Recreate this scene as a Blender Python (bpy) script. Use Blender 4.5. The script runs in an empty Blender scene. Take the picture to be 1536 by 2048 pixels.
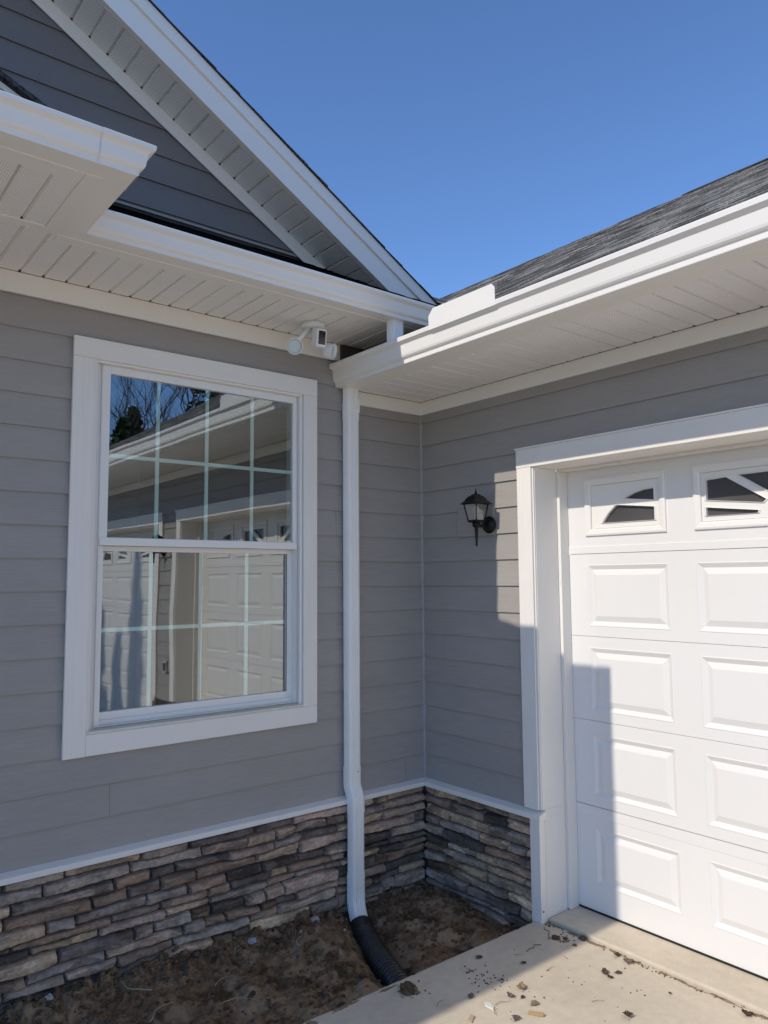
import bpy, bmesh, math, random
from mathutils import Vector, Matrix, noise
random.seed(7)
S = bpy.context.scene
COL = S.collection

# ------------------------------------------------------------------ camera
cam_d = bpy.data.cameras.new('camera'); cam = bpy.data.objects.new('camera', cam_d); COL.objects.link(cam)
cam_d.sensor_fit = 'VERTICAL'; cam_d.sensor_height = 24.0; cam_d.lens = 24.0*1516.8/2048
cam_d.clip_start = .05; cam_d.clip_end = 600
RW = ((0.779341933788425, -0.6265519525991261, -0.007668176650316815),
      (-0.04900283066475223, -0.07314375183477001, 0.996116817524117),
      (0.6246798162464989, 0.7759398444865142, 0.08770681223533518))
m = Matrix.Identity(4)
for i in range(3):
    m[i][0] = RW[0][i]; m[i][1] = RW[1][i]; m[i][2] = -RW[2][i]
m[0][3], m[1][3], m[2][3] = -2.93439, -3.29207, 1.62
cam.matrix_world = m
S.camera = cam

# ------------------------------------------------------------------ light
SUN_DIR = Vector((-1, .003, .782)).normalized()          # towards the sun
EL = math.asin(SUN_DIR.z)
W = bpy.data.worlds.new('World'); S.world = W; W.use_nodes = True
nt = W.node_tree; nt.nodes.clear()
sky = nt.nodes.new('ShaderNodeTexSky'); sky.sky_type = 'NISHITA'; sky.sun_disc = False
sky.sun_elevation = EL; sky.sun_rotation = math.radians(-90)
sky.air_density = .82; sky.dust_density = .0; sky.ozone_density = 7.5; sky.altitude = 300
bg = nt.nodes.new('ShaderNodeBackground'); bg.inputs[1].default_value = .144
wo = nt.nodes.new('ShaderNodeOutputWorld')
nt.links.new(sky.outputs[0], bg.inputs[0]); nt.links.new(bg.outputs[0], wo.inputs[0])
sl = bpy.data.lights.new('sun', 'SUN'); sl.energy = 2.12; sl.angle = math.radians(.53); sl.color = (1, .915, .79)
so = bpy.data.objects.new('sun', sl); COL.objects.link(so)
so.rotation_euler = SUN_DIR.to_track_quat('Z', 'Y').to_euler(); so.location = (-20, 0, 20)
S.view_settings.view_transform = 'Standard'; S.view_settings.look = 'None'
S.view_settings.exposure = 0.60; S.view_settings.gamma = 1
S.render.engine = 'CYCLES'
S.cycles.max_bounces = 14; S.cycles.diffuse_bounces = 10; S.cycles.transparent_max_bounces = 16

# ------------------------------------------------------------------ helpers
class MB:
    def __init__(s): s.v = []; s.f = []; s.c = []; s.sm = []
    def vert(s, p): s.v.append(tuple(p)); return len(s.v)-1
    def face(s, ids, c=None, sm=False): s.f.append(tuple(ids)); s.c.append(c or (1, 1, 1)); s.sm.append(sm)
    def poly(s, pts, c=None, sm=False): s.face([s.vert(p) for p in pts], c, sm)
    def box(s, x0, x1, y0, y1, z0, z1, c=None):
        x0, x1 = min(x0, x1), max(x0, x1); y0, y1 = min(y0, y1), max(y0, y1); z0, z1 = min(z0, z1), max(z0, z1)
        b = [s.vert((x, y, z)) for z in (z0, z1) for y in (y0, y1) for x in (x0, x1)]
        for q in ((0, 2, 3, 1), (4, 5, 7, 6), (0, 1, 5, 4), (2, 6, 7, 3), (0, 4, 6, 2), (1, 3, 7, 5)): s.face([b[i] for i in q], c)
    def prism(s, pts, d, c=None):          # pts: 3D polygon, extruded by the vector d
        a = [s.vert(p) for p in pts]; b = [s.vert(Vector(p)+Vector(d)) for p in pts]; n = len(pts)
        s.face(a, c); s.face(b[::-1], c)
        for i in range(n): s.face((a[i], b[i], b[(i+1) % n], a[(i+1) % n]), c)
    def rings(s, rings, closed=True, caps=True, c=None, sm=False):
        idx = [[s.vert(p) for p in r] for r in rings]; n = len(rings[0])
        for a, b in zip(idx, idx[1:]):
            for i in range(n if closed else n-1):
                j = (i+1) % n; s.face((a[i], a[j], b[j], b[i]), c, sm)
        if caps and closed: s.face(idx[0][::-1], c); s.face(idx[-1], c)
    def lathe(s, prof, n=20, o=(0, 0, 0), ax=(0, 0, 1), c=None, sm=True, caps=True, rot=0):
        ax = Vector(ax).normalized(); u = ax.orthogonal().normalized() if abs(ax.z) < .999 else Vector((1, 0, 0)); w = ax.cross(u); o = Vector(o)
        s.rings([[o+ax*z+(u*math.cos(rot+2*math.pi*i/n)+w*math.sin(rot+2*math.pi*i/n))*max(r, 1e-5) for i in range(n)] for r, z in prof], True, caps, c, sm)
    def tube(s, path, rad, n=6, c=None, sm=True):
        path = [Vector(p) for p in path]; R = []; pu = None
        for i, p in enumerate(path):
            t = (path[min(i+1, len(path)-1)]-path[max(i-1, 0)]).normalized()
            u = t.orthogonal().normalized() if pu is None else (pu-t*pu.dot(t)).normalized()
            pu = u; w = t.cross(u); r = rad[i] if isinstance(rad, (list, tuple)) else rad
            R.append([p+(u*math.cos(2*math.pi*k/n)+w*math.sin(2*math.pi*k/n))*r for k in range(n)])
        s.rings(R, True, True, c, sm)
    def sweep_x(s, sec, path, c=None, sm=False, scale=1):   # section (x, n) swept along a path that lies roughly in a yz plane
        path = [Vector(p) for p in path]; R = []
        for i, p in enumerate(path):
            t = (path[min(i+1, len(path)-1)]-path[max(i-1, 0)]).normalized()
            x = Vector((1, 0, 0)); x = (x-t*x.dot(t)).normalized(); n = t.cross(x)
            if n.y > 0: n = -n
            R.append([p+x*a*scale+n*b*scale for a, b in sec])
        s.rings(R, True, True, c, sm)
    def build(s, name, mat, parent=None, bevel=0, wn=False):
        me = bpy.data.meshes.new(name); me.from_pydata(s.v, [], s.f)
        me.polygons.foreach_set('use_smooth', s.sm)
        if any(c != (1, 1, 1) for c in s.c):
            at = me.attributes.new('tint', 'FLOAT_COLOR', 'FACE')
            at.data.foreach_set('color', [q for c in s.c for q in (*c, 1)])
        bm = bmesh.new(); bm.from_mesh(me); bmesh.ops.recalc_face_normals(bm, faces=bm.faces); bm.to_mesh(me); bm.free()
        o = bpy.data.objects.new(name, me); COL.objects.link(o)
        if mat: me.materials.append(mat)
        if parent: o.parent = parent
        if bevel:
            b = o.modifiers.new('bevel', 'BEVEL'); b.width = bevel; b.segments = 2; b.limit_method = 'ANGLE'; b.angle_limit = math.radians(40)
            b.harden_normals = False
        return o
def empty(name, loc=(0, 0, 0)):
    o = bpy.data.objects.new(name, None); COL.objects.link(o); o.location = loc; o.empty_display_size = .1; return o
def tag(o, label=None, cat=None, group=None, kind=None):
    for k, v in (('label', label), ('category', cat), ('group', group), ('kind', kind)):
        if v: o[k] = v
    return o
def fbm(x, y, z=0, o=4): return noise.fractal(Vector((x, y, z)), 1.0, 2.0, o)

# ------------------------------------------------------------------ materials
def mat(name, col, rough=.5, spec=.4, grain=None, var=None, tint=False, metal=0, stains=None, dots=None):
    m = bpy.data.materials.new(name); m.use_nodes = True; t = m.node_tree; N = t.nodes; L = t.links
    b = N['Principled BSDF']; b.inputs['Roughness'].default_value = rough; b.inputs['Specular IOR Level'].default_value = spec
    b.inputs['Metallic'].default_value = metal
    tc = N.new('ShaderNodeTexCoord')
    rgb = N.new('ShaderNodeRGB'); rgb.outputs[0].default_value = (*col, 1); cur = rgb.outputs[0]
    def mapped(sc):
        mp = N.new('ShaderNodeMapping'); mp.inputs['Scale'].default_value = sc; L.new(tc.outputs['Object'], mp.inputs[0]); return mp.outputs[0]
    def mul(a, bsock, blend='MULTIPLY', fac=1.0):
        x = N.new('ShaderNodeMix'); x.data_type = 'RGBA'; x.blend_type = blend
        if isinstance(fac, float): x.inputs[0].default_value = fac
        else: L.new(fac, x.inputs[0])
        L.new(a, x.inputs[6])
        if isinstance(bsock, tuple): x.inputs[7].default_value = (*bsock, 1)
        else: L.new(bsock, x.inputs[7])
        return x.outputs[2]
    def noi(sc, det=4, rgh=.55):
        n = N.new('ShaderNodeTexNoise'); n.inputs['Scale'].default_value = 1; n.inputs['Detail'].default_value = det; n.inputs['Roughness'].default_value = rgh
        L.new(mapped(sc), n.inputs[0]); return n.outputs[0]
    def ramp(s, a, b_, c0=(0, 0, 0), c1=(1, 1, 1)):
        r = N.new('ShaderNodeValToRGB'); r.color_ramp.elements[0].position = a; r.color_ramp.elements[1].position = b_
        r.color_ramp.elements[0].color = (*c0, 1); r.color_ramp.elements[1].color = (*c1, 1); L.new(s, r.inputs[0]); return r.outputs[0]
    if tint:
        a = N.new('ShaderNodeAttribute'); a.attribute_name = 'tint'; cur = mul(cur, a.outputs['Color'])
    for v in (var or []):
        sc, lo, hi = v; cur = mul(cur, ramp(noi(sc), .3, .7, (lo,)*3, (hi,)*3))
    for st in (stains or []):
        sc, a, b_, c = st; cur = mul(cur, c, 'MIX', ramp(noi(sc, 6, .62), a, b_))
    hs = []
    if dots:                                    # rows of small vent holes in the metal
        ax, px, py, rr = dots
        sx = N.new('ShaderNodeSeparateXYZ'); L.new(tc.outputs['Object'], sx.inputs[0])
        def fr(o, p):
            d = N.new('ShaderNodeMath'); d.operation = 'DIVIDE'; d.inputs[1].default_value = p; L.new(sx.outputs[o], d.inputs[0])
            f = N.new('ShaderNodeMath'); f.operation = 'FRACT'; L.new(d.outputs[0], f.inputs[0])
            s_ = N.new('ShaderNodeMath'); s_.operation = 'SUBTRACT'; s_.inputs[1].default_value = .5; L.new(f.outputs[0], s_.inputs[0])
            q = N.new('ShaderNodeMath'); q.operation = 'MULTIPLY'; q.inputs[1].default_value = p; L.new(s_.outputs[0], q.inputs[0])
            w = N.new('ShaderNodeMath'); w.operation = 'POWER'; w.inputs[1].default_value = 2; L.new(q.outputs[0], w.inputs[0]); return w.outputs[0]
        ad = N.new('ShaderNodeMath'); ad.operation = 'ADD'; L.new(fr(ax[0], px), ad.inputs[0]); L.new(fr(ax[1], py), ad.inputs[1])
        lt = N.new('ShaderNodeMath'); lt.operation = 'LESS_THAN'; lt.inputs[1].default_value = rr*rr; L.new(ad.outputs[0], lt.inputs[0])
        cur = mul(cur, (.05, .05, .05), 'MIX', lt.outputs[0])
    L.new(cur, b.inputs['Base Color'])
    prev = None
    for g in (grain or []):
        sc, stg, dist = g; bp = N.new('ShaderNodeBump'); bp.inputs['Strength'].default_value = stg; bp.inputs['Distance'].default_value = dist
        L.new(noi(sc, 5, .6), bp.inputs['Height'])
        if prev: L.new(prev, bp.inputs['Normal'])
        prev = bp.outputs[0]
    if prev: L.new(prev, b.inputs['Normal'])
    return m
SID = (.350, .323, .298)
M = {}
M['siding_a'] = mat('siding paint along x', SID, .62, .3, [((7, 3, 130), .55, .0035), ((2, 2, 9), .3, .004)], [((1.2, 1, 4), .94, 1.05), ((9, 3, 160), .95, 1.04)])
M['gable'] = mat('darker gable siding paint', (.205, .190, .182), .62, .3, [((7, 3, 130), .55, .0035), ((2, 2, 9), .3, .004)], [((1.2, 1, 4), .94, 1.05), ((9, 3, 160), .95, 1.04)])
M['siding_b'] = mat('siding paint along y', SID, .62, .3, [((3, 7, 130), .55, .0035), ((2, 2, 9), .3, .004)], [((1, 1.2, 4), .94, 1.05), ((3, 9, 160), .95, 1.04)])
M['trim_z'] = mat('white painted wood upright', (.83, .785, .725), .5, .35, [((130, 130, 5), .35, .002)], [((3, 3, 2), .96, 1.02), ((90, 90, 4), .97, 1.02)])
M['trim_x'] = mat('white painted wood level', (.83, .785, .725), .5, .35, [((5, 90, 130), .35, .002)], [((2, 3, 3), .96, 1.02)])
M['trim_y'] = mat('white painted wood level sideways', (.83, .785, .725), .5, .35, [((90, 5, 130), .3, .002)], [((3, 2, 3), .96, 1.02)])
M['metal'] = mat('white coated aluminium', (.85, .82, .77), .33, .5, [((4, 4, 4), .1, .004)], [((1.5, 1.5, 3), .97, 1.02)])
M['rakemetal'] = mat('white aluminium fascia wrap', (.85, .82, .77), .3, .5, [((3, 3, 3), .12, .005)])
M['soffit'] = mat('white vented soffit', (.90, .88, .85), .5, .35, None, [((2, 2, 2), .97, 1.02)], dots=((0, 1), .0075, .011, .0013))
M['soffit_b'] = mat('white vented soffit sideways', (.90, .88, .85), .5, .35, None, [((2, 2, 2), .97, 1.02)], dots=((0, 1), .011, .0075, .0012))
M['vinyl'] = mat('white vinyl', (.82, .79, .745), .35, .45)
M['sill'] = mat('soiled white vinyl', (.70, .67, .56), .45, .4, None, [((20, 20, 20), .9, 1.03)])
M['grille'] = mat('green tinted white grille', (.84, .93, .87), .5, .4)
M['door'] = mat('white embossed steel', (.79, .765, .735), .42, .4, [((60, 60, 4), .12, .0015)], [((1.2, 1.2, 1.2), .97, 1.01)], stains=[((2.2, 2.2, 5), .72, .86, (.66, .62, .55))])
M['jamb'] = mat('white jamb with faint mildew', (.80, .765, .715), .5, .35, [((60, 60, 4), .2, .002)], [((5, 5, 3), .95, 1.02)], stains=[((7, 7, 4), .64, .8, (.52, .52, .42))])
M['black'] = mat('black rubber', (.012, .012, .012), .6)
M['lanternblack'] = mat('black cast metal', (.006, .006, .0065), .45, .3, [((60, 60, 60), .15, .002)])
M['pipe'] = mat('black corrugated plastic', (.022, .022, .023), .36, .5, None, [((12, 12, 12), .7, 1.3)], stains=[((9, 9, 9), .52, .75, (.06, .045, .03))])
M['flash'] = mat('grey metal flashing', (.34, .33, .32), .8, .1)
M['darkwood'] = mat('dark weathered wood', (.06, .055, .05), .8)
M['stone'] = mat('cast stone', (1, 1, 1), .85, .2, [((70, 70, 110), .7, .006), ((240, 240, 240), .6, .003)], [((9, 9, 22), .62, 1.3), ((60, 60, 60), .8, 1.2)], tint=True)
M['mortar'] = mat('dark recess between stones', (.06, .052, .045), .95)
M['shingle'] = mat('asphalt shingle', (1, .985, .95), 1, .04, [((400, 400, 400), .6, .003)], [((90, 90, 90), .35, 1.7), ((2, 2, 2), .85, 1.15)], tint=True)
M['shade_shingle'] = mat('shingle with painted shade', (.35, .35, .35), 1, .0, tint=True)  # shingle colour darkened to paint in the shade on the skirt roof
M['concrete'] = mat('new concrete', (.64, .555, .43), .85, .25, [((90, 90, 90), .25, .003), ((500, 500, 500), .35, .001), ((9, 420, 20), .35, .0012)], [((1.6, 1.6, 1), .86, 1.08), ((25, 25, 25), .93, 1.05), ((240, 240, 240), .94, 1.05)],
                    stains=[((3.1, 2.3, 1), .62, .82, (.46, .37, .26)), ((11, 11, 1), .68, .80, (.40, .31, .21)), ((1.2, 1.7, 1), .58, .80, (.63, .585, .50))])
M['soil'] = mat('brown soil', (.235, .152, .090), .95, .1, [((45, 45, 45), 1, .012), ((220, 220, 220), .8, .004)], [((22, 22, 22), .62, 1.4), ((130, 130, 130), .7, 1.3)],
                stains=[((3.5, 3.5, 2), .48, .60, (.36, .265, .17)), ((8, 8, 3), .53, .62, (.095, .062, .038))])
M['clod'] = mat('dark crumbly earth', (.13, .085, .052), .95, .1, [((120, 120, 120), 1, .004)], [((14, 14, 14), .55, 1.5), ((60, 60, 60), .7, 1.4)])
M['leaf'] = mat('dry leaf', (1, 1, 1), .8, .2, [((90, 90, 90), .5, .002)], [((80, 80, 80), .7, 1.25)], tint=True)
M['twig'] = mat('dry twig', (.16, .11, .07), .85)
M['straw'] = mat('pale dry straw', (.50, .40, .25), .8)
M['chip'] = mat('pale cut chip', (1, 1, 1), .7, .3, tint=True)
M['sand'] = mat('bare sandy yard', (.48, .39, .27), .9, .1, [((9, 9, 9), .5, .03)], [((.4, .4, .4), .75, 1.2), ((5, 5, 5), .85, 1.15)], stains=[((.25, .25, 1), .58, .7, (.10, .12, .05))])
M['bark'] = mat('grey bark', (.11, .09, .075), .9, .1)
M['needles'] = mat('dark evergreen leaves', (.035, .06, .025), .7, .2, None, [((2, 2, 2), .6, 1.5)])
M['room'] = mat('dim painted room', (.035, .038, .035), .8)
M['insert'] = mat('smoky door pane', (.085, .08, .08), .12, .5, None, [((6, 6, 6), .85, 1.15)])
M['lens'] = mat('black camera lens face', (.02, .008, .008), .12, .6)
M['plastic'] = mat('white plastic', (.80, .80, .78), .35, .45)
M['diffuser'] = mat('frosted lamp diffuser', (.62, .64, .62), .3, .4)
M['screw'] = mat('grey screw', (.3, .3, .3), .4, metal=.8)
M['caulk'] = mat('grey caulk bead', (.40, .395, .39), .6)
def glass(name, tr, gl, f0, f1):
    m = bpy.data.materials.new(name); m.use_nodes = True; t = m.node_tree; N = t.nodes; L = t.links; N.clear()
    T = N.new('ShaderNodeBsdfTransparent'); T.inputs[0].default_value = (*tr, 1)
    G = N.new('ShaderNodeBsdfGlossy'); G.inputs[0].default_value = (*gl, 1); G.inputs[1].default_value = 0.0
    lw = N.new('ShaderNodeLayerWeight'); lw.inputs[0].default_value = .35
    mr = N.new('ShaderNodeMapRange'); mr.inputs[3].default_value = f0; mr.inputs[4].default_value = f1
    L.new(lw.outputs['Fresnel'], mr.inputs[0])
    X = N.new('ShaderNodeMixShader'); L.new(mr.outputs[0], X.inputs[0]); L.new(T.outputs[0], X.inputs[1]); L.new(G.outputs[0], X.inputs[2])
    tc = N.new('ShaderNodeTexCoord'); nz = N.new('ShaderNodeTexNoise'); nz.inputs['Scale'].default_value = 2.2; nz.inputs['Detail'].default_value = 1
    bp = N.new('ShaderNodeBump'); bp.inputs['Strength'].default_value = .035; bp.inputs['Distance'].default_value = .02
    L.new(tc.outputs['Object'], nz.inputs[0]); L.new(nz.outputs[0], bp.inputs['Height']); L.new(bp.outputs[0], G.inputs['Normal'])
    o = N.new('ShaderNodeOutputMaterial'); L.new(X.outputs[0], o.inputs[0]); return m
M['glass'] = glass('window glass', (.93, .985, .955), (.96, .97, 1), .15, .75)
M['lampglass'] = glass('lantern glass', (.90, .90, .87), (1, 1, 1), .08, .5)

# ================================================================== SETTING
def sheet(name, mt, x0, x1, y0, y1, z, kind='structure', thick=0):
    b = MB()
    if thick: b.box(x0, x1, y0, y1, z-thick, z)
    else: b.poly([(x0, y0, z), (x1, y0, z), (x1, y1, z), (x0, y1, z)])
    return tag(b.build(name, mt), kind=kind)
sheet('ground', M['sand'], -300, 300, -300, 300, -.45)
b = MB(); n = 420; top = []; rim = []; low = []
for i in range(n+1):
    x = -.004-8.996*(i/n)**1.6 if i else -.004
    j = .003*noise.noise(Vector((x*9, 1, 0)))+.0025*noise.noise(Vector((x*40, 2, 0)))-max(0, noise.noise(Vector((x*22, 7, 0)))-.35)*.02
    top.append(b.vert((x, -.816+j, 0))); rim.append(b.vert((x, -.808+j, -.0025))); low.append(b.vert((x, -.8045+j, -.010+.3*j)))
bk = [b.vert((b.v[t][0], -16, 0)) for t in top]; dn = [b.vert((b.v[t][0], -.806, -.14)) for t in top]
for i in range(n):
    for p, q in ((bk, top), (top, rim), (rim, low), (low, dn)): b.face((p[i], p[i+1], q[i+1], q[i]), None, p is not bk)
b.poly([(-.004, -.806, -.14), (-.004, -16, -.14), (-.004, -16, 0), (-.004, -.816, 0)])
tag(b.build('driveway', M['concrete']), kind='structure')
b = MB(); b.box(.004, .60, -7.2, -.858, -.14, .018); tag(b.build('garage_apron', M['concrete'], bevel=.008), kind='structure')

PIPE = [(-.560, -.128, -.092), (-.576, -.168, -.112), (-.604, -.245, -.122), (-.655, -.375, -.124), (-.708, -.525, -.122), (-.750, -.66, -.125), (-.785, -.84, -.14), (-.80, -.98, -.15)]
def soil_h(x, y):
    t = min(1, max(0, (x+2.1)/2.0)); wall = -.028*(1-t)-.072*t
    d = min(1, max(0, -y/.80))
    h = wall*(1-d)+(-.075)*d - .02*math.sin(math.pi*d)
    h += .055*math.exp(-(((x+.20)/.20)**2+((y+.30)/.20)**2))           # heap in the corner
    h += .045*math.exp(-(((x+.86)/.16)**2+((y+.18)/.12)**2))           # heap beside the pipe
    h += .03*math.exp(-(((x+1.5)/.5)**2+((y+.05)/.06)**2))
    dm = 9
    for (ax, ay, _), (bx, by, _) in zip(PIPE, PIPE[1:]):
        vx, vy = bx-ax, by-ay; k = max(0, min(1, ((x-ax)*vx+(y-ay)*vy)/(vx*vx+vy*vy)))
        dm = min(dm, math.hypot(x-ax-vx*k, y-ay-vy*k))
    h -= .085*math.exp(-(dm/.085)**2)
    lump = abs(fbm(x*5, y*5, 3))*.034 + fbm(x*14, y*14, 1)*.018 + max(0, fbm(x*30, y*30, 7))*.016 + fbm(x*55, y*55, 2, 2)*.005
    edge = math.exp(-(-y/.10)**2)
    h += lump*(.85+1.1*edge) + max(0, fbm(x*45, y*45, 9, 2))*.018*edge
    if y < -.72: h = min(h, -.012)
    return h
b = MB(); nx, ny = 520, 110; x0, x1, y0, y1 = -4.2, .02, -.83, .02
ids = [[b.vert((x0+(x1-x0)*i/nx, y0+(y1-y0)*j/ny, soil_h(x0+(x1-x0)*i/nx, y0+(y1-y0)*j/ny))) for i in range(nx+1)] for j in range(ny+1)]
for j in range(ny):
    for i in range(nx): b.face((ids[j][i], ids[j][i+1], ids[j+1][i+1], ids[j+1][i]), None, True)
tag(b.build('soil', M['soil']), kind='structure')

# ================================================================== HOUSE
house = tag(empty('house'), 'grey lap sided house with white trim, gable and attached garage', 'house')
LAP0, EXP = 2.656, .1345
def siding(mb, P, u0, u1, z0, z1, openings=(), ulim=None):
    k = math.floor((z0-LAP0)/EXP)
    while LAP0+k*EXP < z1:
        zb = LAP0+k*EXP; zt = zb+EXP; k += 1
        a, c = max(zb, z0), min(zt, z1)
        if c-a < 1e-4: continue
        cuts = sorted({a, c} | {q for o in openings for q in o[2:4] if a < q < c})
        dd = lambda z: .0128-.0098*(z-zb)/EXP
        jr = random.Random(k*17+int(u0*10)); jo = jr.uniform(0, 3.66)
        for za, zc in zip(cuts, cuts[1:]):
            iv = [(u0, u1)]; mid = (za+zc)/2
            for ou0, ou1, oz0, oz1 in openings:
                if oz0 < mid < oz1:
                    n = []
                    for p, q in iv:
                        if ou0 > p: n.append((p, min(q, ou0)))
                        if ou1 < q: n.append((max(p, ou1), q))
                    iv = [w for w in n if w[1]-w[0] > 1e-4]
            for p, q in iv:
                if ulim: q0, q1, p0, p1 = min(q, ulim(za)[1]), min(q, ulim(zc)[1]), max(p, ulim(za)[0]), max(p, ulim(zc)[0])
                else: q0 = q1 = q; p0 = p1 = p
                js = [] if ulim else [u0+jo+n_*3.66 for n_ in range(5) if p0+.03 < u0+jo+n_*3.66 < q0-.03]
                for e0, e1, e2, e3 in zip([p0]+[j+.0006 for j in js], [j-.0006 for j in js]+[q0], [p1]+[j+.0006 for j in js], [j-.0006 for j in js]+[q1]):
                    mb.poly([P(e0, dd(za), za), P(e1, dd(za), za), P(e3, dd(zc), zc), P(e2, dd(zc), zc)])
                    if za == zb: mb.poly([P(e0, .0005, za), P(e1, .0005, za), P(e1, dd(za), za), P(e0, dd(za), za)])
PA = lambda u, d, z: (u, -d, z)
PB = lambda u, d, z: (-d, u, z)
WIN = (-1.90, -.826, .98, 2.586)
D1 = (-3.290, -.842, -.3, 2.19); D2 = (-6.239, -3.791, -.3, 2.19)
b = MB(); siding(b, PA, -8, -.006, .49, 2.90, [WIN])
b.build('siding_wall', M['siding_a'], house)
b = MB(); siding(b, PB, -7.0, -.006, .49, 2.66, [D1, D2])
b.build('siding_wall', M['siding_b'], house)
GP = -4.6                                                 # gable peak
zo = lambda x: 4.114-.58*(x+2.12)
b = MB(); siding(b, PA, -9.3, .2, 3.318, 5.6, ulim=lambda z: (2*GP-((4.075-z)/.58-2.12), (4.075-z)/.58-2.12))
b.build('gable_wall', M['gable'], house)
# wall sheathing behind the boards (closed body of the house)
b = MB()
for (u0, u1, z0, z1) in ((-8, WIN[0], -.4, 2.999), (WIN[1], 0.05, -.4, 2.999), (WIN[0], WIN[1], -.4, WIN[2]), (WIN[0], WIN[1], WIN[3], 2.999)):
    b.box(u0, u1, .0015, .10, z0, z1)
b.prism([(-9.2, .0015, 3.0), (.1, .0015, 3.0), (.1, .0015, 3.05), (GP, .0015, zo(GP)-.05), (-9.2, .0015, 3.05)], (0, .08, 0))
for (u0, u1, z0, z1) in ((-7, D2[0], -.4, 2.9), (D2[1], D1[0], -.4, 2.9), (D1[1], .10, -.4, 2.9), (D2[0], D2[1], 2.19, 2.9), (D1[0], D1[1], 2.19, 2.9)):
    b.box(.0015, .10, u0, u1, z0, z1)
b.box(-8, -7.9, .1, 6, -.4, 3.4); b.box(0.1, 7, -7, -6.9, -.4, 2.9)
b.build('wall_sheathing', M['darkwood'], house)
# interior room behind the window
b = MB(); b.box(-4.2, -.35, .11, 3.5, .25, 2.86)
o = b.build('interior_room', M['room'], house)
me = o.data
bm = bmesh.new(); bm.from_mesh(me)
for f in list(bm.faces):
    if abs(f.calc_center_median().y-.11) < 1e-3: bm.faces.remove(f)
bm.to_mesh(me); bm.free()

# corner caulk, friezes
b = MB(); b.box(-.017, -.0005, -.017, -.0005, .5, 2.572); b.build('corner_trim', M['caulk'], house, .003)
b = MB(); b.box(-8, -.53, -.022, -.001, 2.793, 2.8815); b.build('frieze_board', M['trim_x'], house, .002)
b = MB(); b.box(-.56, -.0225, -.022, -.001, 2.571, 2.6455); b.build('frieze_board', M['metal'], house, .002)
b = MB(); b.box(-.022, -.001, -7.0, -.0015, 2.571, 2.6455); b.build('frieze_board', M['metal'], house, .002)

# ---- stone veneer
PAL = [(.30, .245, .20), (.25, .215, .19), (.34, .275, .215), (.19, .165, .15), (.125, .108, .10), (.085, .076, .072), (.28, .225, .195), (.17, .128, .10), (.235, .18, .145), (.26, .235, .215), (.215, .19, .18), (.37, .295, .22)]
def stones(name, P, u0, u1, zlo, zhi, seed):
    rnd = random.Random(seed); b = MB()
    rows = [zhi]
    while rows[-1] > zlo: rows.append(rows[-1]-rnd.uniform(.034, .062))
    def rb(k, u):
        if k == 0: return zhi
        return rows[k]+.013*noise.noise(Vector((u*3.1, k*7.3+seed, 0)))+.007*noise.noise(Vector((u*8, k*3.3, seed)))
    for k in range(len(rows)-1):
        u = u0-rnd.uniform(0, .2)
        while u < u1:
            ln = rnd.choice((.10, .16, .20, .24, .28, .33))*rnd.uniform(.85, 1.2)
            a, c = max(u, u0), min(u+ln, u1); u += ln
            if u1-u < .07: c = u1; u = u1+1
            if c-a < .03: continue
            base = rnd.choice(PAL); f = rnd.uniform(1.15, 1.8); col = tuple(q*f*w_ for q, w_ in zip(base, (1.11, 1.0, .89)))
            dep = rnd.uniform(.016, .044); tu = rnd.uniform(-.010, .010); tv = rnd.uniform(-.006, .010); hue = rnd.uniform(0, 99)
            nu = max(8, int((c-a)/.0075)); nv = 10; h_ = rows[k]-rows[k+1]
            sk0, sk1 = rnd.uniform(-.010, .010), rnd.uniform(-.010, .010)
            g = []
            for j in range(nv+1):
                v = j/nv; row = []
                for i in range(nu+1):
                    w = i/nu
                    jag = .0035*noise.noise(Vector((hue, v*5, 1)))
                    ua = a+sk0*(v-.5)+.0018+jag; uc = c+sk1*(v-.5)-.0018+jag; uu = ua+(uc-ua)*w
                    ch = .0022*noise.noise(Vector((uu*34, hue, 2)))
                    zt = rb(k, uu)-.0017+ch; zb_ = rb(k+1, uu)+.0017+ch
                    zz = zb_+(zt-zb_)*v
                    r = min(w, 1-w)*(c-a); er = min(1, r/(.0105+.005*noise.noise(Vector((hue, v*3, 9)))))
                    ev = min(1, min(v, 1-v)*h_/(.0125+.005*noise.noise(Vector((uu*15, hue, 4)))))
                    ro = math.sqrt(max(0, 1-(1-ev)**2))*math.sqrt(max(0, 1-(1-er)**2))
                    q1 = noise.noise(Vector((uu*10, zz*24, hue))); q2 = 1-abs(noise.noise(Vector((uu*22+3, zz*42, hue))))*2; q3 = noise.noise(Vector((uu*60, zz*85, hue))); q4 = noise.noise(Vector((uu*130, zz*150, hue)))
                    d = (dep+tu*(w-.5)*2+tv*(v-.5)*2+.010*q1+.0045*q2+.0042*q3+.0018*q4)*ro
                    row.append(b.vert(P(uu, max(0, d), zz)))
                g.append(row)
            dk = rnd.random() < .22; sp = rnd.uniform(.2, .9)
            for j in range(nv):
                for i in range(nu):
                    uu_, zz_ = a+(i+.5)*.0075, rows[k]-h_*(1-(j+.5)/nv)
                    t = 1+.20*noise.noise(Vector((uu_*9, zz_*24, hue+5)))+.14*noise.noise(Vector((uu_*45, zz_*70, hue+8)))
                    if dk and noise.noise(Vector((uu_*7, zz_*20, hue+50))) > .05: t *= .6
                    wm = .06*noise.noise(Vector((uu_*12, zz_*20, hue+90)))
                    b.face((g[j][i], g[j][i+1], g[j+1][i+1], g[j+1][i]), (col[0]*t*(1+wm), col[1]*t, col[2]*t*(1-wm)), False)
    return b.build(name, M['stone'], house)
o = stones('stone_veneer', PA, -4.2, -.032, -.30, .470, 3)
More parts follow.
